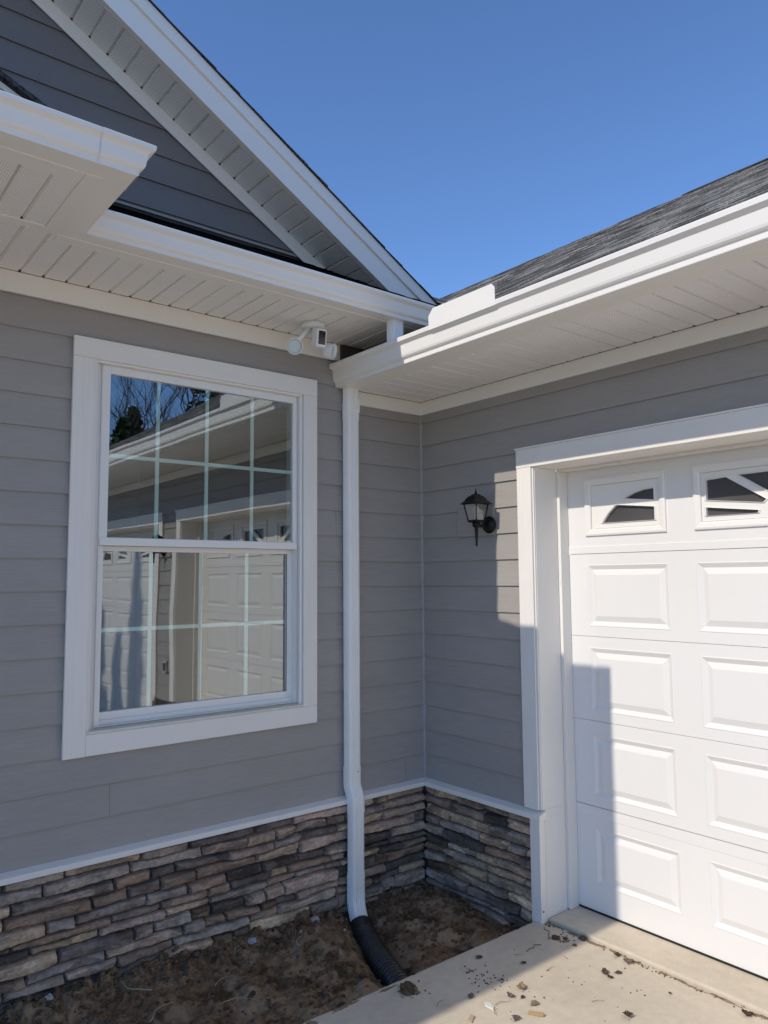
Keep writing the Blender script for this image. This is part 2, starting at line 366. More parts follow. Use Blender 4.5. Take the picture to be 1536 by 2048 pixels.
b = MB(); b.box(-4.2, -.001, -.004, -.0012, -.3, .469); b.build('mortar_bed', M['mortar'], o)
o = stones('stone_veneer', PB, -.797, -.022, -.30, .470, 11)
b = MB(); b.box(-.004, -.0012, -.80, -.0055, -.3, .469); b.build('mortar_bed', M['mortar'], o)
# sloped stone cap
def cap_prof(P, u, e=0): return [P(u, .0012, .471), P(u, .052, .471), P(u, .052, .494), P(u, .0012, .509)]
b = MB(); b.rings([cap_prof(PA, -8), [PA(-.0012, .0012, .471), PA(-.052, .052, .471), PA(-.052, .052, .494), PA(-.0012, .0012, .509)]])
b.build('water_table', M['trim_x'], house, .002)
b = MB(); b.rings([[PB(-.0012, .0012, .4712), PB(-.0525, .052, .4712), PB(-.0525, .052, .4942), PB(-.0012, .0012, .5092)], cap_prof(PB, -.866)])
b.build('water_table', M['trim_y'], house, .002)

# ---- soffits
def soffit(name, mt, axis, s0, s1, w0, w1, z, ph, parent=house):
    b = MB(); pts = [(s0, 0)]; k = math.ceil((s0-ph)/.0915)
    while ph+k*.0915+.014 < s1:
        q = ph+k*.0915; pts += [(q, 0), (q+.0025, .011), (q+.0085, .011), (q+.013, .0)]; k += 1
    pts.append((s1, 0)); pts.sort()
    f = (lambda s, w, h: (s, w, z+h)) if axis == 'x' else (lambda s, w, h: (w, s, z+h))
    for (a, ha), (c, hc) in zip(pts, pts[1:]): b.poly([f(a, w0, ha), f(c, w0, hc), f(c, w1, hc), f(a, w1, ha)])
    return b.build(name, mt, parent)
soffit('soffit', M['soffit'], 'x', -8, -2.232, -.956, -.512, 2.8835, -2.230)
soffit('soffit', M['soffit'], 'x', -8, .0, -.468, -.0215, 2.8833, -2.213)
soffit('soffit', M['soffit_b'], 'y', -7.1, -.0225, -.50, -.0222, 2.6475, -.1755)
b = MB()
b.box(-8, -2.19, -.512, -.4685, 2.8800, 2.886)                     # cross strip
b.box(-8, -2.236, -.962, -.892, 2.8795, 2.8832); b.box(-2.2355, -2.182, -.962, -.470, 2.8795, 2.8832); b.box(-2.1815, -.40, -.470, -.409, 2.8795, 2.8832)
b.build('soffit_trim', M['metal'], house, .001)
b = MB(); b.box(-.556, -.494, -7.1, -.024, 2.6440, 2.6470); b.build('soffit_trim', M['metal'], house, .001)

# ---- gutters
GPROF = [(0, 0), (.082, 0), (.0835, .002), (.0835, .021), (.0845, .0225), (.091, .026), (.0965, .032), (.0995, .041), (.1045, .086), (.1065, .0895), (.1185, .098), (.1225, .1005), (.1240, .117), (.1225, .1205), (.1185, .1205), (.1170, .117), (.1170, .108), (.1000, .092), (.0955, .042), (.080, .026), (.079, .004), (.004, .004), (.004, .125), (0, .125)]
def gutter_rings(path, z, grow=0, zs=1):
    P = [Vector(p) for p in path]; R = []
    for i, p in enumerate(P):
        ns = []
        if i > 0: d = (P[i]-P[i-1]).normalized(); ns.append(Vector((d.y, -d.x)))
        if i < len(P)-1: d = (P[i+1]-P[i]).normalized(); ns.append(Vector((d.y, -d.x)))
        n = ns[0] if len(ns) == 1 else (ns[0]+ns[1])/(1+ns[0].dot(ns[1]))
        R.append([(p.x+n.x*(o+grow), p.y+n.y*(o+grow), z+h*zs) for o, h in GPROF])
    return R
gp = [(-8, -.959), (-2.187, -.959), (-2.187, -.459), (-.405, -.459)]
def capface(R, name, parent, off):
    n = GPROF.index((.1240, .117)); b = MB()
    ring = R[:15]+[R[-1]]
    b.prism(ring, off); return b.build(name, M['metal'], parent, .0015)
b = MB(); R = gutter_rings(gp, 2.882, 0, .79); b.rings(R, caps=True); gA = b.build('gutter', M['metal'], house)
capface(R[-1], 'end_cap', gA, (.002, 0, 0))
def strip_prof(path, z, d, y=False):      # mitre seam strips wrapped round the outer face
    n = 15; b = MB(); A = gutter_rings(path, z, .003, .79)
    out = [r[1:n] for r in A]; b.rings(out, closed=False, caps=False); return b
b = strip_prof([(-2.225, -.959), (-2.187, -.959), (-2.187, -.925)], 2.8815, 0); b.build('mitre_strip', M['metal'], gA)
b = strip_prof([(-2.187, -.49), (-2.187, -.459), (-2.150, -.459)], 2.8815, 0); b.build('mitre_strip', M['metal'], gA)
b = MB(); R = gutter_rings([(-.541, -.016), (-.541, -7.1)][::-1], 2.6445)
# run towards +y so that the right hand side faces +x: mirror it outward to -x instead
R = [[(-.541-(p[0]+.541), p[1], p[2]) for p in r] for r in R]
b.rings(R, caps=True); gB = b.build('gutter', M['metal'], house)
capface(R[-1], 'end_cap', gB, (0, .003, 0))
b = MB(); b.box(-8, -2.190, -.9585, -.938, 2.884, 2.979); b.box(-2.2075, -2.1875, -.9375, -.461, 2.884, 2.979); b.box(-2.187, -.36, -.4585, -.438, 2.884, 2.979)
b.build('fascia', M['metal'], house)
b = MB(); b.box(-.5405, -.52, -7.1, -.006, 2.648, 2.762); b.build('fascia', M['metal'], house)
# splash guard on the garage gutter
b = MB()
b.prism([(-.662, -.808, 2.742), (-.662, -.806, 2.806), (-.662, -.835, 2.838), (-.662, -1.195, 2.838), (-.662, -1.213, 2.818), (-.662, -1.214, 2.742)], (-.004, 0, 0))
b.build('splash_guard', M['metal'], house, .001)

# ---- downspouts
def ribsec(w, d, n=5):
    r = .010; pts = []
    hw, hd = w/2, d/2
    def side(a, c, nrm):
        out = []; a, c, nrm = Vector(a), Vector(c), Vector(nrm)
        for i in range(n*4+1):
            t = i/(n*4); k = (i % 4)
            out.append(tuple(a+(c-a)*t+nrm*(.0024 if k in (2, 3) and 0 < i < n*4 else 0)))
        return out
    pts += side((-hw+r, hd), (hw-r, hd), (0, 1)); pts.append((hw-r*.3, hd-r*.3))
    pts += side((hw, hd-r), (hw, -hd+r), (1, 0)); pts.append((hw-r*.3, -hd+r*.3))
    pts += side((hw-r, -hd), (-hw+r, -hd), (0, -1)); pts.append((-hw+r*.3, -hd+r*.3))
    pts += side((-hw, -hd+r), (-hw, hd-r), (-1, 0)); pts.append((-hw+r*.3, hd-r*.3))
    return pts
sec = ribsec(.076, .056)
cx = -.5435
b = MB(); b.sweep_x(sec, [(cx, -.042, 2.648), (cx, -.042, 2.50), (cx, -.042, .60)]); ds = b.build('downspout', M['metal'], house)
def bez(p, q, r, n=8): 
    p, q, r = Vector(p), Vector(q), Vector(r); return [p*(1-t)**2+q*2*t*(1-t)+r*t*t for t in [i/n for i in range(n+1)]]
low = [(cx, -.042, .655), (cx, -.042, .592)] + bez((cx, -.042, .575), (cx, -.042, .555), (cx, -.054, .535), 5) + bez((cx-.001, -.064, .520), (cx-.002, -.0755, .500), (cx-.002, -.0755, .475), 5) + [(cx-.002, -.0755, .43)]
b = MB(); b.sweep_x(sec, low, scale=1.05); b.build('elbow', M['metal'], ds)
b = MB(); b.sweep_x(sec, [(cx-.002, -.0755, .46), (cx-.003, -.0755, .10)]); b.build('downspout_pipe', M['metal'], ds)
foot = [(cx-.003, -.0755, .135), (cx-.003, -.0755, .075)] + bez((cx-.003, -.0755, .045), (cx-.006, -.0755, -.045), (cx-.020, -.135, -.090), 10) + [(-.570, -.152, -.100)]
b = MB(); b.sweep_x(sec, foot, scale=1.06); b.build('elbow', M['metal'], ds)
b = MB(); b.sweep_x(ribsec(.079, .059), [(cx, -.042, 2.565), (cx, -.042, 2.470)]); b.build('sleeve', M['metal'], ds)
b = MB(); b.box(cx+.034, cx+.041, -.072, -.05, 2.515, 2.585); b.build('strap', M['metal'], ds, .002)
for z in (2.54, 2.49, .63):
    b = MB(); b.lathe([(.004, 0), (.004, .002), (.001, .003)], 10, (cx+(.015 if z in (2.54, .63) else -.012), -.0705 if z > 1 else -.0725, z), (0, -1, 0)); b.build('rivet', M['screw'], ds)
b = MB(); b.sweep_x(ribsec(.074, .054), [(-.60, -.49, 2.742), (-.60, -.49, 2.80), (-.60, -.49, 2.8835)]); b.build('downspout', M['metal'], house)

# ---- rake of the gable
def rake(side, yA, yB, lo, hi, zc, name, mt, parent=house):
    f = (lambda x: x) if side > 0 else (lambda x: 2*GP-x)
    xe = lambda k: -2.12-(zc-4.114-k)/.58
    b = MB(); b.prism([(f(GP), yA, zo(GP)+lo), (f(xe(lo)), yA, zc), (f(xe(hi)), yA, zc), (f(GP), yA, zo(GP)+hi)], (0, yB-yA, 0))
    return b.build(name, mt, parent, .002)
for sd in (1, -1):
    rake(sd, -.022, -.0148, -.079, -.001, 3.15, 'rake_frieze', M['trim_x'])
    rake(sd, -.267, -.247, -.004, .116, 3.02, 'rake_fascia', M['rakemetal'])
    rake(sd, -.281, -.262, .1165, .188, 3.02, 'rake_crown', M['rakemetal'])
    # vented soffit under the rake
    b = MB(); ln = 5.2; e = Vector((.58, 0, 1)).normalized(); s_ = Vector((1, 0, -.58)).normalized(); p0 = Vector((GP, 0, zo(GP))); pts = [(0, 0)]; k = 0
    while k*.0915+.06 < ln: q = k*.0915+.031; pts += [(q, 0), (q+.0025, .010), (q+.0085, .010), (q+.013, 0)]; k += 1
    pts.append((ln+.1, 0))
    f = (lambda p: p) if sd > 0 else (lambda p: Vector((2*GP-p.x, p.y, p.z)))
    for (a, ha), (c, hc) in zip(pts, pts[1:]):
        A_, C_ = p0+s_*a+e*ha, p0+s_*c+e*hc
        if C_.z < 3.0: break
        b.poly([f(A_+Vector((0, -.248, 0))), f(C_+Vector((0, -.248, 0))), f(C_+Vector((0, -.018, 0))), f(A_+Vector((0, -.018, 0)))])
    b.build('rake_soffit', M['soffit'], house)
    b = MB(); A_, C_ = p0+s_*0, p0+s_*ln
    b.prism([f(A_+Vector((0, -.247, -.004))), f(C_+Vector((0, -.247, -.004))), f(C_+Vector((0, -.232, -.004))), f(A_+Vector((0, -.232, -.004)))], (0, 0, .003)); b.build('rake_soffit_trim', M['metal'], house)

# ---- shingled roofs
SH = [(.23, .225, .215), (.18, .176, .172), (.28, .274, .262), (.13, .128, .125), (.32, .314, .30), (.205, .20, .19), (.25, .236, .214), (.10, .10, .10)]
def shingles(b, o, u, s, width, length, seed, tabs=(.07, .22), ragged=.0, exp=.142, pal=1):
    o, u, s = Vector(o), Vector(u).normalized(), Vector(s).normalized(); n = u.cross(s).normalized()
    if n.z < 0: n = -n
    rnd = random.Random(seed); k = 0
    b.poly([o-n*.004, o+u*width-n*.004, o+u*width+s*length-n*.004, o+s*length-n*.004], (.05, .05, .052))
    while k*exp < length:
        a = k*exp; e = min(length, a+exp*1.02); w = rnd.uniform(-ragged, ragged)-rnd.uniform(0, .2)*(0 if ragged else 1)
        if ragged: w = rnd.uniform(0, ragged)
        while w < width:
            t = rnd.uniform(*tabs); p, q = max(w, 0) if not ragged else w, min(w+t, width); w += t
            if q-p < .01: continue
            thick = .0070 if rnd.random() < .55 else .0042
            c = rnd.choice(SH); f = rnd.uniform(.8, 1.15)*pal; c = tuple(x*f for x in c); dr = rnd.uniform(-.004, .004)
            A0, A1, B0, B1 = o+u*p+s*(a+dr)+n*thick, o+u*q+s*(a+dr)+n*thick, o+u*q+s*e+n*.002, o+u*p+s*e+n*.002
            b.poly([A0, A1, B0, B1], c)
            b.poly([A0, A1, A1-n*thick*1.2, A0-n*thick*1.2], tuple(x*.8 for x in c))
            b.poly([A1, B0, B0-n*.004, A1-n*thick*1.2], tuple(x*.6 for x in c)); b.poly([A0, B1, B1-n*.004, A0-n*thick*1.2], tuple(x*.6 for x in c))
        k += 1
# garage roof
sB = Vector((1, 0, .5915)); b = MB()
shingles(b, (-.575, 3.6, 2.757), (0, -1, 0), sB, 10.8, 4.37, 5)
b.box(-.56, 3.1, -7.15, 3.4, 2.742, 2.7425)
ro = b.build('garage_roof', M['shingle'], house)
b = MB(); x_r, z_r = -.575+4.37*sB.normalized().x, 2.757+4.37*sB.normalized().z
b.prism([(x_r-.15, 0, z_r-.15*.5915+.012), (x_r, 0, z_r+.014), (x_r+.15, 0, z_r-.15*.5915+.012), (x_r, 0, z_r-.01)], (0, -7.2, 0), (.10, .102, .108)); b.build('ridge_cap', M['shingle'], ro)
b = MB(); b.prism([(x_r+.001, -7.2, z_r-.01), (x_r+3.8, -7.2, 2.757), (x_r-3.75, -7.2, 2.745)], (0, .05, 0), (.5, .5, .5))
b.poly([(x_r, -7.2, z_r), (x_r, 3.6, z_r), (x_r+3.8, 3.6, 2.757), (x_r+3.8, -7.2, 2.757)], (.1, .1, .105)); b.build('far_slope', M['shingle'], ro)
# skirt roof under the gable, and porch part
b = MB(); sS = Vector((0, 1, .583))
shingles(b, (-2.2, -.540, 2.978), (1, 0, 0), sS, 2.62, .622, 6, pal=.12)  # tabs dimmed to near black, shade under the rake painted in
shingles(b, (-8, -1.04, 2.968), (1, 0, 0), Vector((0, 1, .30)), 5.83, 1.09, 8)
b.build('skirt_roof', M['shade_shingle'], house)
b = MB(); b.box(-2.3, .35, -.010, .0, 3.308, 3.3185); b.build('wall_flashing', M['flash'], house)
# gable roof
b = MB(); n_ = .19
for sd in (1, -1):
    s_ = Vector((-.1, 0, .058))*1
    x_e = .12
    o_ = Vector((x_e, -.292, zo(x_e)+n_)); L_ = (Vector((GP, 0, zo(GP)+n_))-Vector((x_e, 0, zo(x_e)+n_))).length
    if sd > 0: shingles(b, o_, (0, 1, 0), (-1, 0, .58), 4.3, L_, 9, ragged=.007)
    else: b.poly([(2*GP-x_e, -.292, o_.z), (2*GP-x_e, 5, o_.z), (GP, 5, zo(GP)+n_), (GP, -.292, zo(GP)+n_)], (.1, .1, .105))
b.build('gable_roof', M['shingle'], house)
# small porch gable: rake board with shingle edge
pz = lambda x: 3.117-.44*(x+2.443)
b = MB(); b.prism([(-4.1, -.88, pz(-4.1)-.11), (-2.15, -.88, 2.985), (-2.15, -.88, pz(-2.15)), (-4.1, -.88, pz(-4.1))], (0, .03, 0)); pr = b.build('porch_rake', M['rakemetal'], house)
b = MB(); b.prism([(-4.1, -.905, pz(-4.1)+.002), (-2.12, -.905, pz(-2.12)+.002), (-2.12, -.905, pz(-2.12)+.018), (-4.1, -.905, pz(-4.1)+.018)], (0, .86, 0), (.07, .07, .075)); b.build('porch_shingles', M['shingle'], pr)
# dark flashing end where the eave meets the garage roof
b = MB(); b.prism([(-.60, -.0225, 2.795), (-.555, -.0225, 2.73), (-.36, -.0225, 2.85), (-.36, -.0225, 2.8815), (-.60, -.0225, 2.8815)], (0, -.018, 0)); b.build('step_flashing', M['darkwood'], house, .002)

# ---- window
b = MB()
def frame(b, x0, x1, z0, z1, wl, wr, wb, wt, ya, yb):
    b.box(x0, x0+wl, ya, yb, z0, z1); b.box(x1-wr, x1, ya, yb, z0, z1)
    b.box(x0+wl, x1-wr, ya, yb, z0, z0+wb); b.box(x0+wl, x1-wr, ya, yb, z1-wt, z1)
frame(b, -1.893, -.8345, .987, 2.579, .014, .014, .012, .014, -.017, .10)
frame(b, -1.879, -.8485, .999, 2.565, .026, .010, .008, .0, .016, .10)
frame(b, -1.853, -.8525, 1.007, 2.5648, .003, .004, .003, .003, .004, .10)
win = b.build('window', M['vinyl'], house, .0015)
for bx, mt in (((-1.985, -1.8945, -.030, -.013, .899, 2.574), 'trim_z'), ((-.833, -.751, -.030, -.013, .9865, 2.574), 'trim_z'), ((-1.985, -.751, -.0306, -.013, 2.5745, 2.662), 'trim_x'), ((-1.894, -.751, -.0295, -.013, .9, .986), 'trim_x')):
    b = MB(); b.box(*bx); b.build('casing', M[mt], win, .002)
b = MB(); b.box(-1.894, -.8335, -.0305, -.0175, .9865, .9985); b.build('sill_lip', M['sill'], win, .002)
b = MB(); frame(b, -1.8495, -.8567, 1.774, 2.5615, .034, .019, .034, .033, .006, .04)
b.box(-1.8495, -.8567, -.001, .0058, 1.772, 1.806); us = b.build('upper_sash', M['vinyl'], win, .0015)
b = MB(); frame(b, -1.8495, -.8567, 1.010, 1.7735, .020, .030, .050, .024, .048, .078)
b.box(-1.8495, -.8567, .036, .0478, 1.010, 1.028); b.build('lower_sash', M['vinyl'], win, .0015)
b = MB(); b.box(-1.8497, -1.8256, .0185, .0475, 1.0105, 1.7715); b.build('sash_stop', M['vinyl'], win, .0015)
b = MB(); b.prism([(-1.85, .0, 1.000), (-.857, .0, 1.000), (-.857, .047, 1.0085), (-1.85, .047, 1.0085)], (0, 0, .0015)); b.build('sill', M['sill'], win)
b = MB(); b.box(-.890, -.8865, .0465, .0479, 1.06, 1.7495); b.build('glazing_gasket', M['black'], win)
b = MB(); b.box(-1.8155, -.8757, .0195, .0215, 1.808, 2.5285); b.build('pane', M['glass'], us)
b = MB(); b.box(-1.8295, -.8867, .0595, .0615, 1.060, 1.7495); b.build('pane', M['glass'], win)
b = MB()
for x in (-1.5895, -1.3465, -1.1035): b.box(x-.0085, x+.0085, .025, .031, 1.808, 2.5285)
b.box(-1.8155, -.8757, .0248, .0312, 2.1605, 2.1775); b.build('grille', M['grille'], us)
b = MB()
for x in (-1.594, -1.350, -1.106): b.box(x-.0085, x+.0085, .065, .071, 1.060, 1.7495)
b.box(-1.8295, -.8867, .0648, .0712, 1.3975, 1.4145); b.build('grille', M['grille'], win)

# ---- garage doors
DX = .225
def loops(b, y0, y1, z0, z1, prof):      # nested rectangles; prof = [(inset, depth into the door)]
    rs = [[(DX+d, y0+i, z0+i), (DX+d, y1-i, z0+i), (DX+d, y1-i, z1-i), (DX+d, y0+i, z1-i)] for i, d in prof]
    for p, q in zip(rs, rs[1:]):
        for k in range(4): j = (k+1) % 4; b.poly([p[k], p[j], q[j], q[k]])
    return rs[-1]
PANEL = [(0, 0), (.004, -.0016), (.008, .0), (.024, .0085), (.026, .0085), (.052, .0)]
def door(y_r, mirror=False):
    yb, ya = y_r, y_r-2.40                # hinge side nearest the corner is yb
    cols = [(yb-.110-.575*k-.443, yb-.110-.575*k) for k in range(4)]
    secs = [(.024, .515, (.150, .418), 'p'), (.515, .9225, (.562, .860), 'p'), (.9225, 1.330, (.970, 1.277), 'p'), (1.330, 1.736, (1.379, 1.682), 'p'), (1.736, 2.19, (1.822, 2.108), 'w')]
    b = MB(); ge = .0009
    for z0, z1, (pz0, pz1), kind in secs:
        A, C = z0+ge, z1-ge
        ycuts = [ya]+[q for c in sorted(cols) for q in c]+[yb]
        for i, (p, q) in enumerate(zip(ycuts, ycuts[1:])):
            inpanel = i % 2 == 1
            zc = [A, pz0, pz1, C]
            for r, (zz0, zz1) in enumerate(zip(zc, zc[1:])):
                if inpanel and r == 1:
                    if kind == 'p': b.poly(loops(b, p, q, zz0, zz1, PANEL))
                    continue
                strip = (kind == 'w' and r == 0 and zz0 < 1.77) or (z0 < .1 and r == 2)
                if strip:
                    cut = zz0+.034 if kind == 'w' else zz1-.050
                    d0, d1 = (-.0030, 0) if kind == 'w' else (0, -.0025)
                    b.poly([(DX+d0, p, zz0), (DX+d0, q, zz0), (DX+d0, q, cut), (DX+d0, p, cut)])
                    b.poly([(DX+d0, p, cut), (DX+d0, q, cut), (DX+d1, q, cut+.002), (DX+d1, p, cut+.002)])
                    b.poly([(DX+d1, p, cut+.002), (DX+d1, q, cut+.002), (DX+d1, q, zz1), (DX+d1, p, zz1)])
                else: b.poly([(DX, p, zz0), (DX, q, zz0), (DX, q, zz1), (DX, p, zz1)])
        for z_, s in ((A, -1), (C, 1)): b.poly([(DX, ya, z_), (DX, yb, z_), (DX+.03, yb, z_+s*.0), (DX+.03, ya, z_)])
    b.box(DX+.02, DX+.045, ya, yb, .03, 1.80)
    b.box(DX+.10, DX+.11, ya, yb, 1.80, 2.2)
    d = b.build('garage_door', M['door'], house)
    b = MB(); b.box(DX-.004, DX+.03, ya, yb, .0195, .0275); b.build('bottom_seal', M['black'], d)
    for k, (p, q) in enumerate(cols):
        w = MB(); z0, z1 = 1.822, 2.108
        rp = [(0, 0), (.002, -.009), (.010, -.011), (.028, -.008), (.034, -.004), (.036, .006)]
        last = loops(w, p, q, z0, z1, rp)
        # filler plate with shaped openings
        F = (lambda y, z: (y, z)) if k < 2 else (lambda y, z: (2*(yb-.110-.575*1.5-.2215)-y, z))
        base = yb-(-.865)
        if k in (0, 3):
            holes = [[(-1.074, 1.884), (-1.109, 1.928), (-1.153, 1.966), (-1.357, 1.943), (-1.357, 1.882)],
                     [(-1.202, 1.994), (-1.248, 2.014), (-1.300, 2.026), (-1.357, 2.030), (-1.357, 1.976)]]
        else:
            holes = [[(-1.609, 1.951), (-1.609, 2.038), (-1.699, 2.043), (-1.866, 1.934), (-1.852, 1.922)],
                     [(-1.607, 1.882), (-1.607, 1.919), (-1.833, 1.891), (-1.828, 1.880)],
                     [(-1.757, 2.046), (-1.925, 2.048), (-1.925, 1.958), (-1.880, 1.964), (-1.848, 1.985)]]
        H = []
        for h in holes:
            h = [F(y+base if k < 2 else y+base, z) for y, z in h]
            H.append(h)
        bm = bmesh.new(); es = []
        xf = DX+.002
        def loop(pts, x):
            vs = [bm.verts.new((x, y, z)) for y, z in pts]
            return [bm.edges.new((vs[i], vs[(i+1) % len(vs)])) for i in range(len(vs))], vs
        ii = .0362
        e0, _ = loop([(p+ii, z0+ii), (q-ii, z0+ii), (q-ii, z1-ii), (p+ii, z1-ii)], xf); es += e0
        hv = []
        for h in H:
            e_, v_ = loop(h, xf); es += e_; hv.append((h, v_))
        bmesh.ops.triangle_fill(bm, use_beauty=True, use_dissolve=False, edges=es)
        def inside(pt, h):
            c = False; n = len(h)
            for i in range(n):
                (a1, b1), (a2, b2) = h[i], h[(i+1) % n]
                if (b1 > pt[1]) != (b2 > pt[1]) and pt[0] < (a2-a1)*(pt[1]-b1)/(b2-b1)+a1: c = not c
            return c
        for f in list(bm.faces):
            ct = f.calc_center_median()
            if any(inside((ct.y, ct.z), h) for h in H): bm.faces.remove(f)
        me = bpy.data.meshes.new('window_insert')
        bm.to_mesh(me); bm.free()
        off = len(w.v); 
        for v in me.vertices: w.vert(v.co)
        for pl in me.polygons: w.face([off+i for i in pl.vertices])
        bpy.data.meshes.remove(me)
        for h in H:                                   # raised rim round each opening
            cy = sum(a for a, _ in h)/len(h); cz = sum(c for _, c in h)/len(h)
            gr = lambda t: [(a+(a-cy)/max(.03, math.hypot(a-cy, c-cz))*t, c+(c-cz)/max(.03, math.hypot(a-cy, c-cz))*t) for a, c in h]
            A_, B_, C_ = gr(.010), gr(.004), h
            R = [[(xf+.0005, y, z) for y, z in A_], [(xf-.006, y, z) for y, z in B_], [(xf-.004, y, z) for y, z in C_], [(xf+.016, y, z) for y, z in C_]]
            w.rings(R, True, False)
        wi = w.build('window_insert', M['vinyl'], d)
        g = MB(); g.poly([(DX+.014, p+.03, z0+.03), (DX+.014, q-.03, z0+.03), (DX+.014, q-.03, z1-.03), (DX+.014, p+.03, z1-.03)]); g.build('insert_pane', M['insert'], d)
    # opening trim
    o1, o0 = yb+.012, ya-.012             # opening sides
    for e, sg in ((o1, 1), (o0, -1)):
        b = MB(); b.box(-.029, -.001, e+sg*.012, e+sg*.102, .511, 2.168); b.build('door_casing', M['trim_z'], d, .002)
        b = MB(); b.box(-.040, -.001, e+sg*.0, e+sg*.060, -.02, .4705); b.build('door_casing', M['trim_z'], d, .002)
    b = MB(); b.box(-.0305, -.001, o0-.104, o1+.104, 2.1685, 2.262); b.build('door_casing', M['trim_y'], d, .002)
    b = MB(); b.box(-.037, -.001, o0-.108, o1+.108, 2.2622, 2.270); b.build('drip_cap', M['metal'], d, .001)
    b = MB()
    for e, sg in ((o1, 1), (o0, -1)):
        b.box(-.012, .155, e, e+sg*.011, .512, 2.166); b.box(.0005, .155, e+sg*.0008, e+sg*.011, -.01, .5115)
        b.box(-.0205, -.0125, e+sg*.002, e+sg*.011, .512, 2.166)
        b.box(.157, .2225, e-sg*.017, e+sg*.011, .0185, 2.156)
    b.box(-.012, .155, o0-.0112, o1+.0112, 2.1665, 2.189); b.box(.157, .2225, o0, o1, 2.1565, 2.19)
    b.build('door_jamb', M['jamb'], d, .002)
    return d
dA = door(-.866)
dB = door(-3.815)
b = MB(); b.box(.004, .0042, -7, -.9, 2.2, 2.5); 
b = MB(); b.lathe([(.005, 0), (.005, .002), (.002, .004)], 12, (-.040, -.866, .06), (0, -1, 0)); b.build('screw', M['screw'], dA)
# siding mounting block for the lantern, junction box between the doors
b = MB(); b.box(-.021, -.001, -.580, -.317, 1.842, 1.993); b.build('mounting_block', M['siding_b'], house, .002)
b = MB(); b.box(-.021, -.001, -3.70, -3.44, 1.842, 1.993); b.build('mounting_block', M['siding_b'], house, .002)
b = MB(); b.box(-.028, -.001, -3.54, -3.46, .76, .87); o = b.build('outlet_cover', M['caulk'], house, .004)
b = MB(); b.box(-.030, -.0285, -3.525, -3.505, .78, .85); b.box(-.030, -.0285, -3.495, -3.475, .78, .85); b.build('outlet_socket', M['black'], o)

# ================================================================== LANTERNS
def lantern(y, label):
    r = tag(empty('wall_lantern', (-.021, y, 1.900)), label, 'wall lantern', 'lanterns beside the garage doors')
    L = M['lanternblack']; ax = -.098
    b = MB(); b.lathe([(.045, 0), (.045, .006), (.040, .010), (.036, .018), (.022, .024), (.016, .028)], 28, (0, 0, -.003), (-1, 0, 0)); b.build('wall_plate', L, r)
    b = MB(); b.tube([(-.02, 0, -.004), (-.05, 0, -.010), (-.08, 0, -.012), (ax, 0, -.006)], [.011, .009, .009, .010], 10); b.build('arm', L, r)
    q = math.sqrt(2)
    def sq(prof, bm): bm.lathe([(a*q, z) for a, z in prof], 4, (ax, 0, 0), sm=False, rot=math.pi/4)
    b = MB(); sq([(.030, .006), (.030, .013), (.034, .013), (.034, .017), (.030, .018)], b)
    b.lathe([(.012, -.020), (.020, -.014), (.021, -.004), (.021, .006)], 16, (ax, 0, 0)); b.build('base_cup', L, r)
    b = MB(); b.lathe([(.0008, -.120), (.005, -.111), (.0075, -.108), (.005, -.104), (.0055, -.098), (.0085, -.05), (.0105, -.022), (.012, -.018)], 12, (ax, 0, 0)); b.build('tail', L, r)
    b = MB(); b.lathe([(.001, .004), (.009, .004), (.010, .03), (.009, .05)], 12, (ax, 0, .014)); b.lathe([(.008, 0), (.016, .014), (.017, .024), (.012, .036), (.003, .042)], 12, (ax, 0, .052)); b.build('bulb', M['diffuser'], r)
    b = MB()
    t0, t1 = .0295, .0445
    for sx in (-1, 1):
        for sy in (-1, 1): b.tube([(ax+sx*t0, sy*t0, .015), (ax+sx*t1, sy*t1, .101)], .0032, 6)
    sq([(t1-.004, .098), (t1+.004, .098), (t1+.004, .103), (t1-.004, .103)], b); b.build('cage', L, r)
    b = MB()
    for k in range(4):
        c, s = math.cos(k*math.pi/2), math.sin(k*math.pi/2)
        f = lambda a, w, z: (ax+c*a-s*w, s*a+c*w, z)
        b.poly([f(t0-.001, -t0, .016), f(t0-.001, t0, .016), f(t1-.002, t1, .100), f(t1-.002, -t1, .100)])
    b.build('glass_panes', M['lampglass'], r)
    b = MB(); sq([(.040, .1035), (.058, .100), (.059, .103), (.052, .108), (.042, .118), (.036, .130), (.030, .139), (.018, .146), (.015, .151)], b)
    b.lathe([(.010, .146), (.011, .152), (.006, .158), (.004, .168), (.0005, .184)], 10, (ax, 0, 0)); b.build('roof_cap', L, r)
    return r
lantern(-.553, 'black coach lantern on grey siding between the corner and the garage door')
lantern(-3.59, 'black coach lantern on siding between the two garage doors')

# ================================================================== FLOODLIGHT CAMERA
fl = tag(empty('floodlight_camera', (-.905, -.222, 2.883)), 'white floodlight camera with two round lamps under the eave', 'security light')
P = M['plastic']
b = MB(); b.lathe([(.0575, -.001), (.0575, -.020), (.055, -.026), (.050, -.030), (.001, -.030)], 36); b.build('base_disc', P, fl)
b = MB(); b.tube([(.0, -.01, -.028), (.0, -.022, -.04), (-.002, -.036, -.06)], .016, 12); b.tube([(-.028, -.006, -.028), (-.075, -.012, -.085), (-.128, -.018, -.132)], [.013, .011, .012], 12); b.tube([(.030, .0, -.028), (.050, .0, -.075), (.066, -.006, -.112)], [.013, .011, .012], 12); b.build('arm', P, fl)
def place(o, loc, fwd, roll=0):
    f = Vector(fwd).normalized(); q = f.to_track_quat('-Y', 'Z'); o.location = loc; o.rotation_euler = q.to_euler()
